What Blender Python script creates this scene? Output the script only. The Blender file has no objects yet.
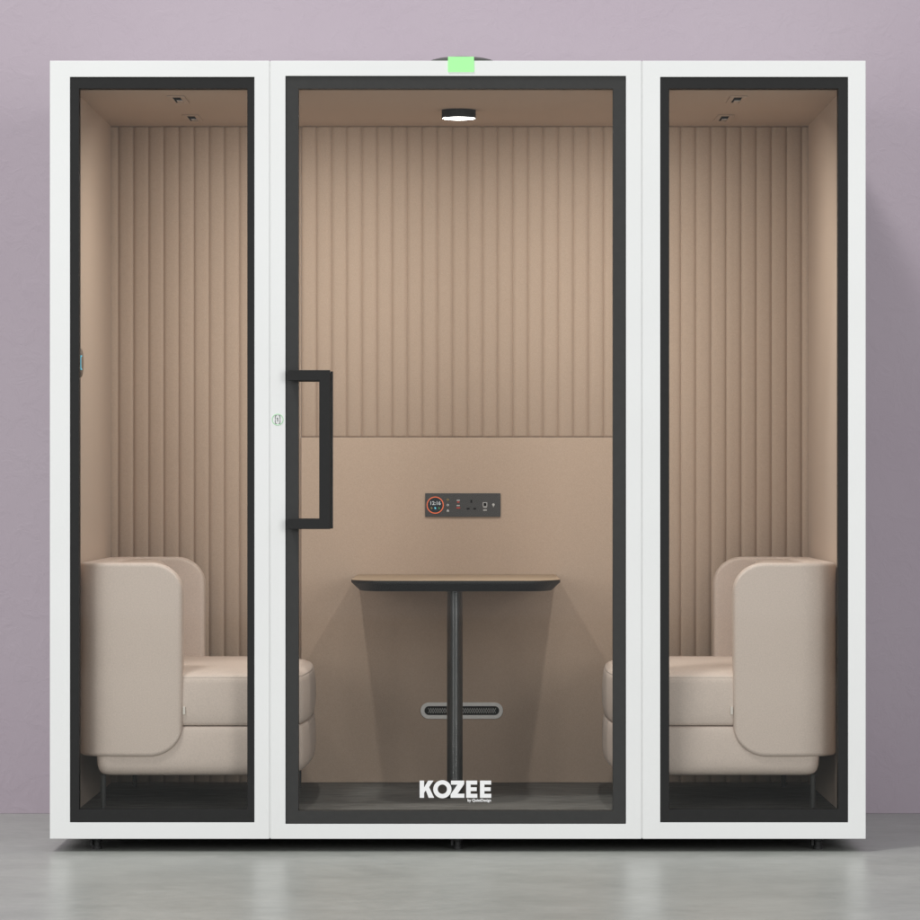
import bpy, bmesh, math, random
from mathutils import Vector, Matrix
random.seed(4)
PI = math.pi
scene = bpy.context.scene
C = scene.collection

# ------------------------------------------------------------------ materials
def lin(c):
    return tuple(((v/255)/12.92 if v/255 <= .04045 else ((v/255+.055)/1.055)**2.4) for v in c)

def material(name, col, rough=.5, metal=0, spec=.5, noise=0, nscale=40, bump=0, bscale=300, bdist=.002, emit=0, sheen=0, coat=0):
    m = bpy.data.materials.new(name); m.use_nodes = True
    nt = m.node_tree; b = nt.nodes['Principled BSDF']
    b.inputs['Base Color'].default_value = (*col, 1)
    b.inputs['Roughness'].default_value = rough
    b.inputs['Metallic'].default_value = metal
    b.inputs['Specular IOR Level'].default_value = spec
    if sheen:
        b.inputs['Sheen Weight'].default_value = sheen
        b.inputs['Sheen Roughness'].default_value = .5
    if emit:
        b.inputs['Base Color'].default_value = (*[c*.06 for c in col], 1)
        b.inputs['Emission Color'].default_value = (*col, 1)
        b.inputs['Emission Strength'].default_value = emit
    tc = nt.nodes.new('ShaderNodeTexCoord')
    if noise:
        n = nt.nodes.new('ShaderNodeTexNoise'); n.inputs['Scale'].default_value = nscale
        n.inputs['Detail'].default_value = 6
        nt.links.new(tc.outputs['Object'], n.inputs['Vector'])
        r = nt.nodes.new('ShaderNodeValToRGB')
        r.color_ramp.elements[0].position = .3; r.color_ramp.elements[1].position = .7
        r.color_ramp.elements[0].color = (*[c*(1-noise) for c in col], 1)
        r.color_ramp.elements[1].color = (*[min(1, c*(1+noise)) for c in col], 1)
        nt.links.new(n.outputs['Fac'], r.inputs['Fac'])
        nt.links.new(r.outputs['Color'], b.inputs['Base Color'])
    if bump:
        n2 = nt.nodes.new('ShaderNodeTexNoise'); n2.inputs['Scale'].default_value = bscale
        n2.inputs['Detail'].default_value = 4
        nt.links.new(tc.outputs['Object'], n2.inputs['Vector'])
        bp = nt.nodes.new('ShaderNodeBump'); bp.inputs['Strength'].default_value = bump
        bp.inputs['Distance'].default_value = bdist
        nt.links.new(n2.outputs['Fac'], bp.inputs['Height'])
        nt.links.new(bp.outputs['Normal'], b.inputs['Normal'])
    return m

M = {}
M['white'] = material('white_lacquer', (.765, .770, .762), .38, noise=.012, nscale=3, bump=.05, bscale=220, bdist=.0006)
M['black'] = material('black_aluminium', (.014, .014, .0138), .55, spec=.22, noise=.06, nscale=60, bump=.06, bscale=500, bdist=.0004)
M['black_door'] = material('black_door_aluminium', (.030, .030, .029), .5, spec=.28, noise=.06, nscale=60, bump=.06, bscale=500, bdist=.0004)
M['post'] = material('black_powder_coat', (.016, .016, .0155), .28, spec=.75, noise=.05)
M['grille'] = material('grille_wire', (.38, .38, .37), .5)
M['dark'] = material('dark_rubber', (.012, .012, .012), .6, noise=.1)
M['felt'] = material('tan_felt', (.466, .359, .281), .95, spec=.15, noise=.05, nscale=260, bump=.12, bscale=700, bdist=.0012, sheen=.08)
M['felt_side'] = material('tan_felt_side', (.466, .359, .281), .95, spec=.15, noise=.04, nscale=260, bump=.12, bscale=700, bdist=.0012, sheen=.08)
M['leather'] = material('beige_upholstery', (.588, .490, .427), .66, spec=.32, noise=.06, nscale=240, bump=.32, bscale=400, bdist=.0012)
M['tag'] = material('woven_tag', (.66, .61, .55), .8)
M['tabletop'] = material('tan_laminate', (.33, .245, .165), .5, noise=.05, nscale=30)
M['domegrey'] = material('dark_dome', (.085, .09, .08), .5)
M['grey'] = material('grey_plastic', (.80, .80, .79), .45, noise=.04, nscale=80)
M['socket'] = material('graphite_plate', (.052, .052, .052), .5, spec=.3, noise=.05, nscale=120)
M['hole'] = material('dark_hole', (.004, .004, .004), .8, spec=.05)
M['chrome'] = material('chrome', (.75, .77, .8), .18, metal=1)
M['print_white'] = material('white_vinyl', (.86, .86, .86), .5)
M['orange'] = material('orange_led_ring', (1.0, .18, .055), .4, emit=.75)
M['screen'] = material('black_screen', (.006, .008, .012), .2)
M['scr_white'] = material('screen_white', (.85, .85, .85), .4, emit=.55)
M['yellow'] = material('screen_yellow', (.75, .5, .12), .4, emit=.25)
M['cyanled'] = material('cyan_led', (.13, .62, .82), .4, emit=1.0)
M['greenicon'] = material('screen_green', (.12, .6, .15), .4, emit=.25)
M['redport'] = material('red_port', (.45, .035, .02), .5)
M['lightgrey'] = material('light_grey_print', (.5, .5, .5), .5)
M['greenlamp'] = material('green_status_lamp', (.40, 1.0, .37), .4, emit=.97)
M['lampglow'] = material('warm_white_diffuser', (1, .97, .93), .4, emit=32)
M['greenring'] = material('green_print', (.40, .72, .42), .5)
M['greyprint'] = material('grey_print', (.10, .12, .11), .5)
M['panelbrown'] = material('taupe_plastic', (.16, .12, .09), .5)

# dark woven carpet
M['carpet'] = m = material('charcoal_carpet', (.085, .083, .078), .95, spec=.1)
nt = m.node_tree; b = nt.nodes['Principled BSDF']
tc = nt.nodes.new('ShaderNodeTexCoord'); mp = nt.nodes.new('ShaderNodeMapping'); mp.inputs['Scale'].default_value = (6, 60, 6)
n = nt.nodes.new('ShaderNodeTexNoise'); n.inputs['Scale'].default_value = 2; n.inputs['Detail'].default_value = 8
r = nt.nodes.new('ShaderNodeValToRGB')
r.color_ramp.elements[0].position = .3; r.color_ramp.elements[0].color = (.082, .078, .072, 1)
r.color_ramp.elements[1].position = .72; r.color_ramp.elements[1].color = (.20, .194, .182, 1)
nt.links.new(tc.outputs['Object'], mp.inputs['Vector']); nt.links.new(mp.outputs['Vector'], n.inputs['Vector'])
nt.links.new(n.outputs['Fac'], r.inputs['Fac']); nt.links.new(r.outputs['Color'], b.inputs['Base Color'])

# clear glass: a sheet that lets light through, with Fresnel gloss
m = bpy.data.materials.new('clear_glass'); m.use_nodes = True
nt = m.node_tree; nt.nodes.clear()
o = nt.nodes.new('ShaderNodeOutputMaterial'); tr = nt.nodes.new('ShaderNodeBsdfTransparent'); gl = nt.nodes.new('ShaderNodeBsdfGlossy')
tr.inputs['Color'].default_value = (.965, .97, .965, 1); gl.inputs['Roughness'].default_value = .02
lw = nt.nodes.new('ShaderNodeLayerWeight'); lw.inputs['Blend'].default_value = .5      # Schlick: .022 + .93 (1-cos)^5
pw = nt.nodes.new('ShaderNodeMath'); pw.operation = 'POWER'; pw.inputs[1].default_value = 5
fr = nt.nodes.new('ShaderNodeMath'); fr.operation = 'MULTIPLY_ADD'; fr.inputs[1].default_value = .93; fr.inputs[2].default_value = .022
nt.links.new(lw.outputs['Facing'], pw.inputs[0]); nt.links.new(pw.outputs[0], fr.inputs[0])
mx = nt.nodes.new('ShaderNodeMixShader')
nt.links.new(fr.outputs[0], mx.inputs['Fac']); nt.links.new(tr.outputs[0], mx.inputs[1]); nt.links.new(gl.outputs[0], mx.inputs[2])
nt.links.new(mx.outputs[0], o.inputs['Surface'])
M['glass'] = m

# lilac plaster
m = material('lilac_plaster', (.44, .385, .43), .85, spec=.25)
nt = m.node_tree; b = nt.nodes['Principled BSDF']
tc = nt.nodes.new('ShaderNodeTexCoord')
n = nt.nodes.new('ShaderNodeTexNoise'); n.inputs['Scale'].default_value = .9; n.inputs['Detail'].default_value = 5
r = nt.nodes.new('ShaderNodeValToRGB')
r.color_ramp.elements[0].position = .3; r.color_ramp.elements[0].color = (.446, .378, .432, 1)
r.color_ramp.elements[1].position = .7; r.color_ramp.elements[1].color = (.472, .412, .458, 1)
nt.links.new(tc.outputs['Object'], n.inputs['Vector']); nt.links.new(n.outputs['Fac'], r.inputs['Fac']); nt.links.new(r.outputs['Color'], b.inputs['Base Color'])
n1 = nt.nodes.new('ShaderNodeTexNoise'); n1.inputs['Scale'].default_value = 13; n1.inputs['Detail'].default_value = 9; n1.inputs['Roughness'].default_value = .62; n1.inputs['Distortion'].default_value = .8
r1 = nt.nodes.new('ShaderNodeValToRGB'); r1.color_ramp.elements[0].position = .47; r1.color_ramp.elements[1].position = .72
n2 = nt.nodes.new('ShaderNodeTexNoise'); n2.inputs['Scale'].default_value = 70; n2.inputs['Detail'].default_value = 4
ad = nt.nodes.new('ShaderNodeMath'); ad.operation = 'MULTIPLY_ADD'; ad.inputs[1].default_value = .22
bp = nt.nodes.new('ShaderNodeBump'); bp.inputs['Strength'].default_value = .22; bp.inputs['Distance'].default_value = .006
nt.links.new(tc.outputs['Object'], n1.inputs['Vector']); nt.links.new(tc.outputs['Object'], n2.inputs['Vector'])
nt.links.new(n1.outputs['Fac'], r1.inputs['Fac'])
nt.links.new(n2.outputs['Fac'], ad.inputs[0]); nt.links.new(r1.outputs['Color'], ad.inputs[2])
nt.links.new(ad.outputs[0], bp.inputs['Height']); nt.links.new(bp.outputs['Normal'], b.inputs['Normal'])
M['wall'] = m

# polished concrete
m = material('polished_concrete', (.3, .3, .29), .3, spec=.5)
nt = m.node_tree; b = nt.nodes['Principled BSDF']
tc = nt.nodes.new('ShaderNodeTexCoord'); mp = nt.nodes.new('ShaderNodeMapping'); mp.inputs['Scale'].default_value = (1.2, 1.6, 1)
n = nt.nodes.new('ShaderNodeTexNoise'); n.inputs['Scale'].default_value = 2.2; n.inputs['Detail'].default_value = 10; n.inputs['Roughness'].default_value = .59
r = nt.nodes.new('ShaderNodeValToRGB')
r.color_ramp.elements[0].position = .28; r.color_ramp.elements[0].color = (.325, .338, .312, 1)
r.color_ramp.elements[1].position = .74; r.color_ramp.elements[1].color = (.435, .446, .415, 1)
nt.links.new(tc.outputs['Object'], mp.inputs['Vector']); nt.links.new(mp.outputs['Vector'], n.inputs['Vector'])
n3 = nt.nodes.new('ShaderNodeTexNoise'); n3.inputs['Scale'].default_value = 16; n3.inputs['Detail'].default_value = 12; n3.inputs['Roughness'].default_value = .7
nt.links.new(tc.outputs['Object'], n3.inputs['Vector'])
mf = nt.nodes.new('ShaderNodeMix'); mf.inputs['Factor'].default_value = .5
nt.links.new(n.outputs['Fac'], mf.inputs['A']); nt.links.new(n3.outputs['Fac'], mf.inputs['B'])
nt.links.new(mf.outputs['Result'], r.inputs['Fac']); nt.links.new(r.outputs['Color'], b.inputs['Base Color'])
r.color_ramp.elements[0].position = .36; r.color_ramp.elements[1].position = .64
n2 = nt.nodes.new('ShaderNodeTexNoise'); n2.inputs['Scale'].default_value = 9; n2.inputs['Detail'].default_value = 8
mr = nt.nodes.new('ShaderNodeMapRange'); mr.inputs['To Min'].default_value = .24; mr.inputs['To Max'].default_value = .40
nt.links.new(tc.outputs['Object'], n2.inputs['Vector']); nt.links.new(n2.outputs['Fac'], mr.inputs['Value']); nt.links.new(mr.outputs[0], b.inputs['Roughness'])
M['floor'] = m

# ------------------------------------------------------------------ helpers
ROOT = {}
def thing(name, label, cat, loc, group=None):
    o = bpy.data.objects.new(name, None); C.objects.link(o); o.location = loc; o.empty_display_size = .1
    o['label'] = label; o['category'] = cat
    if group: o['group'] = group
    ROOT[o] = Vector(loc)
    return o

def obj(name, bm, mat, parent=None, smooth=False, bevel=0, label=None, angle=40):
    org = ROOT.get(parent, Vector((0, 0, 0)))
    bmesh.ops.recalc_face_normals(bm, faces=bm.faces)
    if bevel:
        bmesh.ops.remove_doubles(bm, verts=bm.verts, dist=1e-6)
        es = [e for e in bm.edges if len(e.link_faces) == 2 and e.calc_face_angle(0) > math.radians(35)]
        bmesh.ops.bevel(bm, geom=es, offset=bevel, segments=2, profile=.5, affect='EDGES', clamp_overlap=True)
    bmesh.ops.translate(bm, verts=bm.verts, vec=-org)
    me = bpy.data.meshes.new(name); bm.to_mesh(me); bm.free()
    for mm in (mat if isinstance(mat, (list, tuple)) else [mat]): me.materials.append(mm)
    o = bpy.data.objects.new(name, me); C.objects.link(o)
    if smooth:
        for p in me.polygons: p.use_smooth = True
        if angle < 180: me.set_sharp_from_angle(angle=math.radians(angle))
    if parent is not None:
        o.parent = parent; ROOT[o] = org
    if label: o['label'] = label
    return o

def box(bm, x0, x1, y0, y1, z0, z1):
    v = [bm.verts.new((x, y, z)) for x in (x0, x1) for y in (y0, y1) for z in (z0, z1)]
    for f in ((0, 1, 3, 2), (4, 6, 7, 5), (0, 4, 5, 1), (2, 3, 7, 6), (0, 2, 6, 4), (1, 5, 7, 3)):
        bm.faces.new([v[i] for i in f])
    return bm

def B(*a):
    return box(bmesh.new(), *a)

def frame(bm, outer, inner, y0, y1):
    """rectangular ring, outer/inner = (x0, x1, z0, z1)"""
    def loop(r, y): return [bm.verts.new(p) for p in ((r[0], y, r[2]), (r[1], y, r[2]), (r[1], y, r[3]), (r[0], y, r[3]))]
    of, nf, ob, nb = loop(outer, y0), loop(inner, y0), loop(outer, y1), loop(inner, y1)
    for i in range(4):
        j = (i+1) % 4
        bm.faces.new((of[i], of[j], nf[j], nf[i])); bm.faces.new((ob[i], nb[i], nb[j], ob[j]))
        bm.faces.new((of[i], ob[i], ob[j], of[j])); bm.faces.new((nf[i], nf[j], nb[j], nb[i]))
    return bm

def prism_y(bm, pts, y0, y1):
    """extrude an XZ outline along Y"""
    a = [bm.verts.new((x, y0, z)) for x, z in pts]; b = [bm.verts.new((x, y1, z)) for x, z in pts]
    n = len(pts)
    bm.faces.new(a); bm.faces.new(b[::-1])
    for i in range(n): bm.faces.new((a[i], b[i], b[(i+1) % n], a[(i+1) % n]))
    return bm

def ring_y(bm, outer, inner, y0, y1):
    n = len(outer)
    L = [[bm.verts.new((x, y, z)) for x, z in p] for y in (y0, y1) for p in (outer, inner)]
    of, nf, ob, nb = L
    for i in range(n):
        j = (i+1) % n
        bm.faces.new((of[i], of[j], nf[j], nf[i])); bm.faces.new((ob[i], nb[i], nb[j], ob[j]))
        bm.faces.new((of[i], ob[i], ob[j], of[j])); bm.faces.new((nf[i], nf[j], nb[j], nb[i]))
    return bm

def circ(cx, cz, r, n=40, rz=None):
    return [(cx + r*math.cos(2*PI*i/n), cz + (rz or r)*math.sin(2*PI*i/n)) for i in range(n)]

def stadium(cx, cz, w, h, n=14):
    r = h/2; p = []
    for i in range(n+1):
        a = -PI/2 + PI*i/n; p.append((cx + w/2 - r + r*math.cos(a), cz + r*math.sin(a)))
    for i in range(n+1):
        a = PI/2 + PI*i/n; p.append((cx - w/2 + r + r*math.cos(a), cz + r*math.sin(a)))
    return p

def lathe(bm, prof, cx, cy, n=48):
    rings = []
    for r, z in prof:
        rings.append([bm.verts.new((cx + r*math.cos(2*PI*i/n), cy + r*math.sin(2*PI*i/n), z)) for i in range(n)])
    for a, b in zip(rings, rings[1:]):
        for i in range(n): bm.faces.new((a[i], a[(i+1) % n], b[(i+1) % n], b[i]))
    bm.faces.new(rings[0][::-1]); bm.faces.new(rings[-1])
    return bm

def stack(bm, rings, cap=True):
    """skin between closed rings of equal length"""
    R = [[bm.verts.new(p) for p in ring] for ring in rings]
    n = len(R[0])
    for a, b in zip(R, R[1:]):
        for i in range(n): bm.faces.new((a[i], a[(i+1) % n], b[(i+1) % n], b[i]))
    if cap:
        bm.faces.new(R[0][::-1]); bm.faces.new(R[-1])
    return bm

def text(name, body, size, loc, mat, parent, align='CENTER', bold=0, depth=.0004, fit=None):
    cu = bpy.data.curves.new(name, 'FONT'); cu.body = body; cu.size = size; cu.align_x = align; cu.align_y = 'CENTER'
    cu.extrude = depth; cu.offset = bold; cu.resolution_u = 4
    t = bpy.data.objects.new(name, cu); C.objects.link(t)
    bpy.context.view_layer.update()
    me = bpy.data.meshes.new_from_object(t.evaluated_get(bpy.context.evaluated_depsgraph_get()))
    bpy.data.objects.remove(t); bpy.data.curves.remove(cu)
    bm = bmesh.new(); bm.from_mesh(me); bpy.data.meshes.remove(me)
    if fit:
        xs = [v.co.x for v in bm.verts]; k = fit/(max(xs)-min(xs))
        bmesh.ops.scale(bm, vec=(k, 1, 1), verts=bm.verts)
    bmesh.ops.transform(bm, matrix=Matrix.Translation(loc) @ Matrix.Rotation(PI/2, 4, 'X'), verts=bm.verts)
    return obj(name, bm, mat, parent)

# ------------------------------------------------------------------ setting
WALLY = 1.458
fl = obj('floor', B(-9, 9, -22, WALLY+.2, -.1, 0), M['floor']); fl['kind'] = 'structure'
wl = obj('wall', B(-9, 9, WALLY, WALLY+.2, .0005, 6), M['wall']); wl['kind'] = 'structure'

# ------------------------------------------------------------------ the booth
XO, ZB, ZT, YB = 1.2, .038, 2.327, 1.395          # outer half width, underside, top, rear
XI, ZF, ZC, YI = 1.133, .111, 2.245, 1.31         # inner half width, floor, ceiling, rear lining
SL, SR = -.5524, .5418                            # seams of the front
booth = thing('meeting_booth', 'white framed glazed meeting booth lined in tan felt, standing on a grey floor', 'meeting booth', (0, .7, 0))

fd = .055
for name, o_, i_ in (('side_front_frame', (-XO, SL-.0017, ZB, ZT), (-1.1406, -.5982, .0864, 2.279)),
                     ('door_surround', (SL+.0017, SR-.0017, ZB, ZT), (-.5068, .4947, .0819, 2.282)),
                     ('side_front_frame', (SR+.0017, XO, ZB, ZT), (.5956, 1.148, .0864, 2.279))):
    obj(name, frame(bmesh.new(), o_, i_, 0, fd), M['white'], booth, bevel=.0015)
for s in (SL, SR):
    obj('seam_strip', B(s-.0016, s+.0016, .0035, fd-.004, ZB+.002, ZT-.002), M['white'], booth)
# shell
for s in (-1, 1):
    obj('side_wall', B(min(s*XO, s*1.165), max(s*XO, s*1.165), fd+.001, YB, ZB, ZT), M['white'], booth, bevel=.002)
    obj('side_lining', B(min(s*1.164, s*XI), max(s*1.164, s*XI), fd+.001, YI-.001, ZF, ZC), M['felt_side'], booth)
obj('rear_wall', B(-1.164, 1.164, YI+.03, YB-.002, ZB, ZT-.002), M['white'], booth)
obj('roof', B(-1.164, 1.164, fd+.001, YI+.029, ZC+.03, ZT-.002), M['white'], booth)
obj('ceiling_lining', B(-1.164, 1.164, fd+.001, YI+.029, ZC, ZC+.029), M['felt_side'], booth)
obj('base', B(-1.164, 1.164, fd+.001, YI+.029, ZB+.001, ZF-.009), M['dark'], booth)
obj('carpet_floor', B(-1.164, 1.164, fd+.001, YI+.029, ZF-.0085, ZF), M['carpet'], booth)

# rear lining: ribbed padded panels and one smooth panel low in the middle
RP = .0492
def ribs(x0, x1, z0, z1, start, depth=.009, back=.012):
    """vertical padded ribs, valleys on the grid start + k*RP"""
    bm = bmesh.new()
    ks = [start + k*RP for k in range(-60, 61)]
    cuts = [x0] + [k for k in ks if x0+.002 < k < x1-.002] + [x1]
    N = 10
    for a, b_ in zip(cuts, cuts[1:]):
        w = b_-a; d = depth*min(1, .35+.65*w/RP); pts = []
        for i in range(N+1):
            u = i/N; t = abs(2*u-1)
            pts.append((a + w*u, YI + back - d*(1 - t**3.2)**.62))
        cols = []
        zr = .006
        for x, y in pts:
            cols.append([bm.verts.new((x, YI+.028, z0)), bm.verts.new((x, y+.004, z0)), bm.verts.new((x, y, z0+zr)), bm.verts.new((x, y, z1-.004)), bm.verts.new((x, y+.003, z1)), bm.verts.new((x, YI+.028, z1))])
        for c, d2 in zip(cols, cols[1:]):
            for q in range(5): bm.faces.new((c[q], c[q+1], d2[q+1], d2[q]))
    return bm
PX0, PX1 = -.5145, .5145
obj('ribbed_panel', ribs(-1.1587, PX0-.001, ZF+.001, ZC-.001, -1.1095), M['felt'], booth, smooth=True, angle=60)
obj('ribbed_panel', ribs(PX0, PX1, 1.2352, ZC-.001, -.4655, .0096, .0100), M['felt'], booth, smooth=True, angle=60, label='wide upper ribbed panel')
obj('ribbed_panel', ribs(PX1+.001, 1.1627, ZF+.001, ZC-.001, 1.1135), M['felt'], booth, smooth=True, angle=60)
obj('smooth_panel', B(PX0, PX1, YI, YI+.028, ZF+.001, 1.2340), M['felt'], booth, bevel=.0018)

# side windows: black frame with a pane
for o_, i_ in (((-1.1401, -.5987, .0869, 2.2785), (-1.1141, -.6194, .1246, 2.2449)),
               ((.5961, 1.1475, .0869, 2.2785), (.6221, 1.1191, .1246, 2.2449))):
    w = obj('window', frame(bmesh.new(), o_, i_, .004, .050), M['black'], booth, bevel=.001)
    obj('pane', B(i_[0], i_[1], .020, .028, i_[2], i_[3]), M['glass'], w)
# door: black frame with pane, pull handles, lettering
di = (-.4688, .4565, .1202, 2.2449)
door = obj('door', frame(bmesh.new(), (-.5058, .4937, .0829, 2.281), di, .007, .052), M['black_door'], booth, bevel=.001)
obj('pane', B(di[0], di[1], .022, .032, di[2], di[3]), M['glass'], door)
def handle(ya, yb, _, dx=0):
    bm = bmesh.new()
    pts_o = [(-.4980+dx, .9497), (-.3738+dx, .9497), (-.3738+dx, 1.4157), (-.4980+dx, 1.4157)]
    pts_i = [(-.4980+dx, .9800), (-.4058+dx, .9800), (-.4058+dx, 1.3850), (-.4980+dx, 1.3850)]
    prism_y(bm, [pts_o[0], pts_o[1], pts_o[2], pts_o[3], pts_i[3], pts_i[2], pts_i[1], pts_i[0]], ya, yb)
    obj('handle', bm, M['black'], door, bevel=.0012)
handle(-.052, -.032, 0)
handle(.088, .106, 0, .0035)
for ya, yb in ((-.0325, .0075), (.0515, .0885)):
    for z in (.9650, 1.4000):
        obj('handle_mount', B(-.4935, -.4740, ya, yb, z-.0115, z+.0115), M['black'], door)

# lettering on the door pane
H = .0506; zb = 1.079-(798.3-485)/340; yl0, yl1 = .0207, .0215
def L(px): return (px-457.8)/340
bm = bmesh.new(); z = lambda t: zb + H*t
def poly(pts): prism_y(bm, pts, yl0, yl1)
s = .0130
# K
k0, k1 = L(419.6), L(433.8)
poly([(k0, z(0)), (k0+s, z(0)), (k0+s, z(.30)), (k0+s+.0052, z(.43)), (k1-.0155, z(0)), (k1+.0008, z(0)), (k0+s+.0148, z(.62)), (k1-.0012, z(1)), (k1-.0170, z(1)), (k0+s, z(.60)), (k0+s, z(1)), (k0, z(1))])
# O
cx = L(442.3)
ring_y(bm, circ(cx, z(.5), .0268, 48, H*.525), circ(cx, z(.5), .0137, 48, H*.275), yl0, yl1)
# Z
a0, a1 = L(450.6), L(464.4)
poly([(a0, z(0)), (a1, z(0)), (a1, z(.235)), (a0+.0205, z(.235)), (a1-.0006, z(.80)), (a1-.0006, z(1)), (a0+.0010, z(1)), (a0+.0010, z(.765)), (a1-.0205, z(.765)), (a0, z(.20))])
# E E
for e0, e1 in ((L(466.2), L(477.3)), (L(480.0), L(491.3))):
    poly([(e0, z(0)), (e1, z(0)), (e1, z(.23)), (e0+s, z(.23)), (e0+s, z(.39)), (e1-.0018, z(.39)), (e1-.0018, z(.61)), (e0+s, z(.61)), (e0+s, z(.77)), (e1-.0004, z(.77)), (e1-.0004, z(1)), (e0, z(1))])
obj('lettering', bm, M['print_white'], door)
text('small_lettering', 'by QuietDesign', .0115, (L(479.3), .0213, 1.079-(800.9-485)/340), M['print_white'], door, bold=.0003, fit=L(491)-L(467.6))

# round print beside the handle
sx, sz = -.5298, 1.2714
bm = bmesh.new(); ring_y(bm, circ(sx, sz, .0170), circ(sx, sz, .0150), -.0012, .0004)
st = obj('sticker', bm, M['greenring'], booth)
bm = bmesh.new()
w2, h2, t = .0078, .0122, .0016
for qx in (-1, 1):
    for qz in (-1, 1):
        xs = sorted((sx+qx*w2, sx+qx*(w2-.0054))); zs = sorted((sz+qz*h2, sz+qz*(h2-t)))
        box(bm, xs[0], xs[1], -.0014, .0003, zs[0], zs[1])
        xs = sorted((sx+qx*w2, sx+qx*(w2-t))); zs = sorted((sz+qz*(h2-t), sz+qz*(h2-.0112)))
        box(bm, xs[0], xs[1], -.0014, .0003, zs[0], zs[1])
box(bm, sx-.0011, sx+.0011, -.0014, .0003, sz-.006, sz+.0055)
box(bm, sx-.0030, sx-.0011, -.0014, .0003, sz+.0032, sz+.0052)
obj('sticker_symbol', bm, M['greyprint'], st)

# levelling feet
for x in (-1.070, -.001, 1.067):
    bm = bmesh.new()
    lathe(bm, [(.0145, .0005), (.0145, .007), (.012, .010), (.0115, .022), (.0145, .0235), (.0150, .0375)], x, .10, 20)
    box(bm, x-.020, x-.013, .088, .112, .012, .0375)
    obj('levelling_foot', bm, M['dark'], booth, smooth=True)

# ------------------------------------------------------------------ fittings
# green status lamp clipped over the top edge
lamp = thing('status_light', 'glowing pale green lamp clipped over the top edge of the white booth', 'status light', (.0095, .05, ZT))
obj('lamp_face', B(-.0288, .0476, -.004, .040, 2.2940, 2.3385), M['greenlamp'], lamp, bevel=.001)
bm = bmesh.new()
lathe(bm, [(.100, ZT+.0005), (.100, ZT+.006), (.098, ZT+.0125), (.090, ZT+.0165), (.074, ZT+.0208), (.050, ZT+.0240), (.025, ZT+.0256), (.005, ZT+.0260)], .0115, .16, 64)
obj('dome', bm, M['domegrey'], lamp, smooth=True)

# drum lamp
t = thing('ceiling_lamp', 'small black drum lamp with glowing white face, under the booth ceiling', 'ceiling lamp', (0, .71, ZC))
bm = bmesh.new(); lathe(bm, [(.0522, ZC-.0265), (.0532, ZC-.0258), (.0532, ZC-.0005)], 0, .71, 56)
obj('drum', bm, M['black'], t, smooth=True)
bm = bmesh.new(); lathe(bm, [(.004, ZC-.0290), (.03, ZC-.0287), (.046, ZC-.0280), (.0505, ZC-.0267)], 0, .71, 56)
obj('diffuser', bm, M['lampglow'], t, smooth=True)

# slotted ceiling fittings
def fitting(x, y, label):
    t = thing('ceiling_spotlight', label, 'ceiling fitting', (x, y, ZC), 'slotted fittings in the booth ceiling')
    w, d = .026, .112
    bm = bmesh.new()
    def ringz(o_, i_, z0, z1):
        L_ = []
        for q in (o_, i_):
            for zz in (z0, z1):
                L_.append([bm.verts.new(p) for p in ((x-q[0], y-q[1], zz), (x+q[0], y-q[1], zz), (x+q[0], y+q[1], zz), (x-q[0], y+q[1], zz))])
        a, b_, c, e = L_
        for i in range(4):
            j = (i+1) % 4
            bm.faces.new((a[i], a[j], c[j], c[i])); bm.faces.new((b_[i], e[i], e[j], b_[j])); bm.faces.new((a[i], b_[i], b_[j], a[j])); bm.faces.new((c[i], c[j], e[j], e[i]))
    ringz((w, d), (.0125, .095), ZC-.0040, ZC-.0005)
    obj('trim_plate', bm, M['felt_side'], t, bevel=.0008)
    obj('slot', B(x-.0123, x+.0123, y-.0948, y+.0948, ZC-.0020, ZC-.0005), M['hole'], t)
    bm = bmesh.new()
    box(bm, x-.0060, x+.0118, y+.005, y+.090, ZC-.0045, ZC-.0022)
    obj('reflector', bm, M['chrome'], t, bevel=.001)
    return t
fitting(-.846, .34, 'front slotted ceiling fitting above the left sofa')
fitting(-.846, .99, 'rear slotted ceiling fitting above the left sofa')
fitting(.841, .34, 'front slotted ceiling fitting above the right sofa')
fitting(.841, .99, 'rear slotted ceiling fitting above the right sofa')

# vent on the rear panel
vx, vz = .0077, .346
t = thing('air_vent', 'grey pill shaped air vent with dark mesh behind the table post', 'air vent', (vx, YI, vz))
bm = bmesh.new(); ring_y(bm, stadium(vx, vz, .268, .0536), stadium(vx, vz, .243, .0290), YI-.006, YI-.0003)
obj('rim', bm, M['grey'], t, bevel=.001)
bm = bmesh.new(); prism_y(bm, stadium(vx, vz, .2426, .0286), YI-.0012, YI-.0003)
obj('backing', bm, M['hole'], t)
bm = bmesh.new()
for q in range(-32, 33):                             # diagonal mesh wires
    for sgn in (-1, 1):
        x0 = vx + q*.0075; hh = .0085
        if abs(x0-vx) > .112: continue
        p = [(x0-sgn*hh*.55, vz-hh), (x0-sgn*hh*.55+.0018, vz-hh), (x0+sgn*hh*.55+.0018, vz+hh), (x0+sgn*hh*.55, vz+hh)]
        yy = YI-.0022-(.0006 if sgn > 0 else 0)
        prism_y(bm, p, yy, yy+.0005)
obj('mesh_grille', bm, M['grille'], t)

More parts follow.
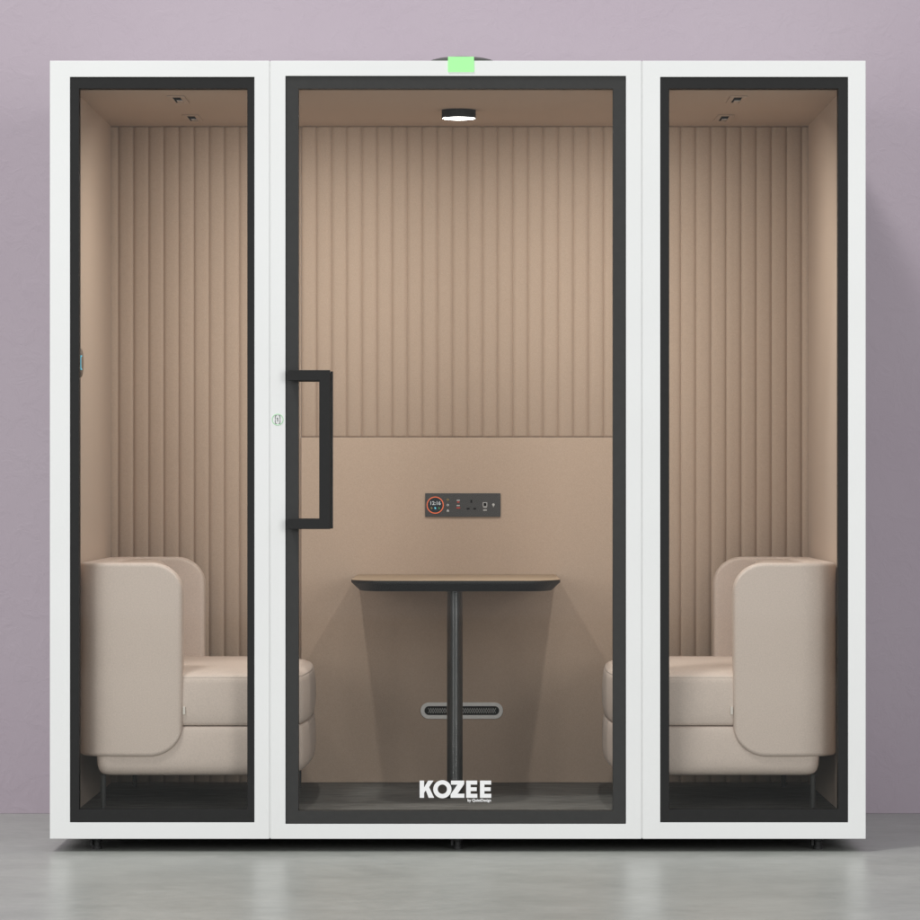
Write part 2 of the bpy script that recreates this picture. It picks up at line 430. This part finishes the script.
# socket panel
px, pz = .0111, 1.014
def PX(p): return .0506 + (p-475)*.0032494
def PZ(p): return 1.079 - (p-485)*.0032494
t = thing('socket_panel', 'dark grey wall panel with orange ringed clock, sockets and ports', 'socket panel', (px, YI, pz))
yf = YI-.006
pl = obj('plate', B(px-.1223, px+.1223, yf, YI-.0003, pz-.0382, pz+.0382), M['socket'], t, bevel=.0012)
cx, cz = PX(435.2), PZ(505.1)
bm = bmesh.new(); prism_y(bm, circ(cx, cz, .0252), yf-.0010, yf+.001)
scr = obj('screen', bm, M['screen'], t)
bm = bmesh.new(); ring_y(bm, circ(cx, cz, .0278), circ(cx, cz, .0248), yf-.0022, yf+.001)
obj('ring', bm, M['orange'], scr)
text('clock_digits', '12:16', .0165, (cx, yf-.0016, cz+.0058), M['scr_white'], scr, bold=.0003)
for dx, mt in ((-.0118, 'yellow'), (.0, 'cyanled'), (.0125, 'greenicon')):
    bm = bmesh.new(); q = [(cx+dx-.0022, cz-.0108), (cx+dx+.0008, cz-.0138), (cx+dx+.0030, cz-.0112), (cx+dx+.0018, cz-.0070), (cx+dx-.0022, cz-.0062)]
    prism_y(bm, q, yf-.0018, yf-.0008); obj('icon', bm, M[mt], scr)
for y, mt in ((499.7, 'yellow'), (505, 'lightgrey'), (510.5, 'lightgrey')):
    bm = bmesh.new(); X, Z = PX(447.9), PZ(y)
    if y == 510.5: prism_y(bm, [(X-.004, Z-.0038), (X+.004, Z-.0038), (X+.0036, Z+.0005), (X, Z+.0042), (X-.0036, Z+.0005)], yf-.001, yf+.001)
    else: ring_y(bm, circ(X, Z, .0037, 20), circ(X, Z, .0018, 20), yf-.001, yf+.001)
    obj('button', bm, M[mt], t)
for yw, yr, hw in ((500.3, 502.0, .0036), (505.5, 507.8, .0060)):
    X = PX(458.3)
    bm = bmesh.new(); box(bm, X-.0050, X+.0050, yf-.001, yf+.001, PZ(yw)-.0016, PZ(yw)+.0016); obj('port_mark', bm, M['lightgrey'], t)
    bm = bmesh.new(); box(bm, X-hw, X+hw, yf-.001, yf+.001, PZ(yr)-.0022, PZ(yr)+.0022); obj('port', bm, M['redport'], t)
bm = bmesh.new()
box(bm, PX(471.3)-.0028, PX(471.3)+.0028, yf-.0006, yf+.001, PZ(501.4)-.0050, PZ(501.4)+.0050)
for x in (468.2, 474.8): box(bm, PX(x)-.0048, PX(x)+.0048, yf-.0006, yf+.001, PZ(508.7)-.0028, PZ(508.7)+.0028)
obj('socket', bm, M['hole'], t)
X, Z = PX(485), PZ(504.6)
bm = bmesh.new(); frame(bm, (X-.0070, X+.0070, Z-.0062, Z+.0072), (X-.0050, X+.0050, Z-.0048, Z+.0054), yf-.001, yf+.001)
box(bm, X-.006, X+.006, yf-.001, yf+.001, PZ(507.3)-.0012, PZ(507.3)+.0012); box(bm, X-.006, X+.006, yf-.001, yf+.001, PZ(510.1)-.0018, PZ(510.1)+.0018)
obj('data_port', bm, M['lightgrey'], t)
bm = bmesh.new(); box(bm, X-.0049, X+.0049, yf-.0005, yf+.001, Z-.0047, Z+.0053); obj('data_jack', bm, M['hole'], t)
X, Z = PX(493.4), PZ(505)
bm = bmesh.new(); prism_y(bm, circ(X, Z+.0012, .0040, 16), yf-.001, yf+.001); box(bm, X-.0012, X+.0012, yf-.001, yf+.001, Z-.0065, Z-.0030)
obj('signal_mark', bm, M['lightgrey'], t)

# round control unit on the left lining, seen edge on
t = thing('control_unit', 'round taupe wall control with cyan lit edge on the left lining', 'wall control', (-XI, .105, 1.44))
bm = bmesh.new()
rings = []
for r_, d in ((.045, .0004), (.045, .012), (.042, .0165), (.036, .0192), (.026, .0206)):
    rings.append([(-XI+d, .105+r_*math.cos(2*PI*i/40), 1.441+r_*math.sin(2*PI*i/40)) for i in range(40)])
stack(bm, rings); obj('housing', bm, M['panelbrown'], t, smooth=True)
bm = bmesh.new()
for xa, xb_, za, zb_ in ((.0162, .0188, 1.4200, 1.4620), (.0188, .0212, 1.4595, 1.4620), (.0188, .0212, 1.4200, 1.4225)):
    box(bm, -XI+xa, -XI+xb_, .0590, .0760, za, zb_)
obj('lit_edge', bm, M['cyanled'], t)

# ------------------------------------------------------------------ sofas
def plan_path():
    """arm-back-arm centre line of the shell for the left sofa (front end first)"""
    xe, xb, yfr, yre, rc = -.817, -1.0875, .135, 1.165, .075
    pts = []
    n = 30
    L1 = (xe - (xb+rc))
    ss = sorted(set([round(v, 5) for v in [.014*(1-math.cos(i/8*PI/2)) for i in range(9)] + [.016+.100*(i/18)**1.3 for i in range(19)] + [L1*(.55+.45*i/8) for i in range(9)]]))
    ss = [v for v in ss if v <= L1+1e-6]
    for v in ss: pts.append((xe-v, yfr))
    for i in range(1, 13):
        a = i/12*PI/2; pts.append((xb+rc-rc*math.sin(a), yfr+rc-rc*math.cos(a)))
    for i in range(1, 12): pts.append((xb, yfr+rc+(yre-yfr-2*rc)*i/12))
    for i in range(0, 13):
        a = i/12*PI/2; pts.append((xb+rc-rc*math.cos(a), yre-rc+rc*math.sin(a)))
    for v in ss[::-1][1:]: pts.append((xe-v, yre))
    return pts

def make_sofa(sg, label):
    fx = lambda p: (sg*p[0]*-1, p[1], p[2])            # coordinates are written for the left sofa (sg = -1)
    root = thing('sofa', label, 'sofa', (sg*.78, .65, ZF), 'two facing booth sofas')
    # shell
    z0, z1, rt, rb, th, e = .2733, .848, .094, .100, .086, .014
    P = plan_path(); n = len(P)
    cum = [0]
    for a, b_ in zip(P, P[1:]): cum.append(cum[-1]+math.hypot(b_[0]-a[0], b_[1]-a[1]))
    tot = cum[-1]; bm = bmesh.new(); rings = []
    for i, (x, y) in enumerate(P):
        s_ = min(cum[i], tot-cum[i])
        a = P[max(0, i-1)]; b_ = P[min(n-1, i+1)]
        dx, dy = b_[0]-a[0], b_[1]-a[1]; l = math.hypot(dx, dy); nx, ny = -dy/l, dx/l
        def drop(r): return 0 if s_ >= r else r - math.sqrt(max(0, r*r-(r-s_)**2))
        zt, zb_ = z1-drop(rt)*.93, z0+drop(rb)*.93
        t_ = th if s_ >= e else th-2*e+2*math.sqrt(max(0, e*e-(e-s_)**2))
        t_ = max(t_, .058)
        c = min(.013, t_/2*.9); ring = []
        for (qx, qz, a0) in ((1, 1, 0), (-1, 1, PI/2), (-1, -1, PI), (1, -1, 3*PI/2)):
            for k in range(6):
                an = a0+k/5*PI/2
                u = qx*(t_/2-c)+c*math.cos(an); zz = (zt-c if qz > 0 else zb_+c)+c*math.sin(an)
                ring.append(fx((x+nx*u, y+ny*u, zz)))
        rings.append(ring)
    stack(bm, rings)
    shell = obj('armrest_shell', bm, M['leather'], root, smooth=True, angle=70)
    # thin piping round the free ends of the arms is left to the soft rolled edge of the shell
    # plan outline of the seat (bow front), counter-clockwise
    def outline(ins, xa=-1.074, xb=-.447, ya=.106, yb=1.20, rb_=.035, rf=.13, bow=.022, N=14):
        pts = []
        xa += ins; ya += ins; yb -= ins; xb -= ins
        rb2 = max(.006, rb_-ins*.6); rf2 = max(.02, rf-ins*.6)
        xf = xb-bow
        def corner(cx, cy, r, a0, m):
            for k in range(m+1):
                a = a0+k/m*PI/2; pts.append((cx+r*math.cos(a), cy+r*math.sin(a)))
        corner(xa+rb2, ya+rb2, rb2, PI, 6)
        for k in range(1, 8): pts.append((xa+rb2+(xf-rf2-xa-rb2)*k/8, ya))
        corner(xf-rf2, ya+rf2, rf2, -PI/2, N)
        for k in range(1, 12): pts.append((xf, ya+rf2+(yb-ya-2*rf2)*k/12))
        corner(xf-rf2, yb-rf2, rf2, 0, N)
        for k in range(1, 8): pts.append((xf-rf2+(xa+rb2-xf+rf2)*k/8, yb))
        corner(xa+rb2, yb-rb2, rb2, PI/2, 6)
        ym = (ya+yb)/2; hy = (yb-ya)/2; out = []
        for x, y in pts:                                # bow the front
            k = max(0, (x-(xf-.25))/.25)
            out.append((x+bow*k*(1-((y-ym)/hy)**2), y))
        return out
    def solid(name, prof):
        bm = bmesh.new()
        stack(bm, [[fx((x, y, z)) for x, y in outline(i)] for i, z in prof])
        return obj(name, bm, M['leather'], root, smooth=True, angle=75)
    base = solid('seat_base', [(.10, .2156), (.040, .2158), (.024, .2180), (.013, .2232), (.006, .232), (.002, .246), (.0, .268), (.0, .310), (.001, .338), (.003, .352), (.0055, .3588), (.010, .3622), (.03, .3632)])
    solid('seat_cushion', [(.05, .3645), (.011, .3652), (.0058, .3682), (.003, .376), (.0, .398), (-.001, .43), (.0005, .465), (.003, .490), (.0050, .5010), (.0068, .5046), (.0078, .5058), (.0072, .5072), (.0085, .5098), (.016, .5156), (.032, .5215), (.06, .5268), (.11, .5315), (.17, .534), (.24, .535)])
    # back cushion inside the shell
    bm = bmesh.new(); bc = []
    for ins, z in ((.05, .5365), (.012, .5375), (.003, .545), (0, .56), (0, .80), (.004, .822), (.012, .834), (.03, .8405), (.05, .842)):
        x0, x1, ya, yb = -1.050+ins*.3, -.935-ins, .168+ins*.3, 1.132-ins*.3; r = .035; q = []
        for cx, cy, a0 in ((x1-r, ya+r, -PI/2), (x1-r, yb-r, 0), (x0+.012, yb-.012, PI/2), (x0+.012, ya+.012, PI)):
            rr = r if cx == x1-r else .012
            for k in range(6): q.append(fx((cx+rr*math.cos(a0+k/5*PI/2), cy+rr*math.sin(a0+k/5*PI/2), z)))
        bc.append(q)
    stack(bm, bc); obj('back_cushion', bm, M['leather'], root, smooth=True, angle=75)
    # legs
    for x, y in ((-1.058, .17), (-.53, .27), (-1.040, 1.13), (-.512, 1.08)):
        bm = bmesh.new(); lathe(bm, [(.0072, ZF+.0005), (.0074, ZF+.002), (.0088, .2170)], sg*-x, y, 16)
        lathe(bm, [(.0085, ZF+.0003), (.0085, ZF+.003)], sg*-x, y, 16)
        obj('leg', bm, M['black_door'], root, smooth=True)
    # small woven tag in the seam of the cushion beside the arm
    x0 = -.8155
    bm = bmesh.new(); xs = sorted((sg*-x0, sg*-(x0+.0070)))
    box(bm, xs[0], xs[1], .098, .1075, .3985, .4220)
    obj('care_tag', bm, M['tag'], root, bevel=.0008)
    return root
make_sofa(-1, 'beige upholstered sofa on the left, its rounded arm beside the left booth wall')
make_sofa(1, 'beige upholstered sofa on the right, its rounded arm beside the right booth wall')

# ------------------------------------------------------------------ table
t = thing('table', 'narrow tan topped table with dark sloping edge on one black post', 'table', (-.009, .75, ZF))
def rrect(x0, x1, y0, y1, r, N=10):
    p = []
    for cx, cy, a0, q, w in ((x1-r, y0+2*r, -PI/2, r, 2*r), (x1-.012, y1-.012, 0, .012, .012), (x0+.012, y1-.012, PI/2, .012, .012), (x0+r, y0+2*r, PI, r, 2*r)):
        for k in range(N+1): p.append((cx+q*math.cos(a0+k/N*PI/2), cy+w*math.sin(a0+k/N*PI/2)))
    return p
tx0, tx1, ty0, ty1, tz = -.3305, .3135, .40, 1.3085, .789
bm = bmesh.new()
stack(bm, [[(x, y, z) for x, y in rrect(tx0+i, tx1-i, ty0+i, ty1, max(.03, .10-i))] for i, z in ((.030, tz-.0335), (.0275, tz-.0330), (.0010, tz-.0100), (0, tz-.0088), (0, tz-.0012))])
obj('bevelled_edge', bm, M['black'], t, smooth=True, angle=25)
bm = bmesh.new()
stack(bm, [[(x, y, z) for x, y in rrect(tx0+i, tx1-i, ty0+i, ty1-i, .10-i)] for i, z in ((.0004, tz-.0011), (.0004, tz-.0004), (.001, tz))])
obj('tabletop', bm, M['tabletop'], t, smooth=True, angle=25)
bm = bmesh.new()
lathe(bm, [(.0262, ZF+.0005), (.0262, ZF+.006), (.0245, ZF+.008), (.0245, tz-.040)], -.0118, .64, 64)
lathe(bm, [(.028, tz-.0395), (.028, tz-.0337)], -.0118, .64, 32)
obj('post', bm, M['post'], t, smooth=True)

# ------------------------------------------------------------------ light
w = bpy.data.worlds.new('World'); scene.world = w; w.use_nodes = True
w.node_tree.nodes['Background'].inputs['Color'].default_value = (.93, .96, 1, 1)
w.node_tree.nodes['Background'].inputs['Strength'].default_value = .59

def area(name, loc, target, energy, size, col=(1, 1, 1), shape='SQUARE'):
    l = bpy.data.lights.new(name, 'AREA'); l.energy = energy; l.size = size; l.shape = shape; l.color = col
    o = bpy.data.objects.new(name, l); C.objects.link(o); o.location = loc
    d = Vector(target)-Vector(loc); o.rotation_euler = d.to_track_quat('-Z', 'Y').to_euler()
    return o
area('studio_key', (-3.6, -5.0, 11.2), (0, 0, 1.0), 640, 2.0, (1, .99, .97))
area('studio_fill', (-4.6, -11.5, 2.4), (0, 0, 1.0), 255, 3.0, (1, .99, .98))
area('studio_fill', (4.8, -11.5, 2.4), (0, 0, 1.0), 320, 3.0, (1, .99, .98))
for x in (-.50, .50):
    area('booth_downlight', (x, .37, 2.17), (x, .53, 1.17), 8.3, .05, (1, .965, .91), 'DISK')

# ------------------------------------------------------------------ camera
cam = bpy.data.cameras.new('Camera'); co = bpy.data.objects.new('Camera', cam); C.objects.link(co)
co.location = (.0506, -12.5, 1.079); co.rotation_euler = (PI/2, 0, 0)
cam.sensor_width = 36; cam.lens = 4250/920*36; cam.clip_end = 200
cam.shift_x = -(475-460)/920; cam.shift_y = (485-460)/920
scene.camera = co
scene.view_settings.view_transform = 'Standard'; scene.view_settings.look = 'None'
scene.view_settings.exposure = 0; scene.view_settings.gamma = 1
scene.render.resolution_x = scene.render.resolution_y = 1024
scene.cycles.max_bounces = 10; scene.cycles.diffuse_bounces = 6; scene.cycles.transparent_max_bounces = 12
scene.cycles.use_denoising = True
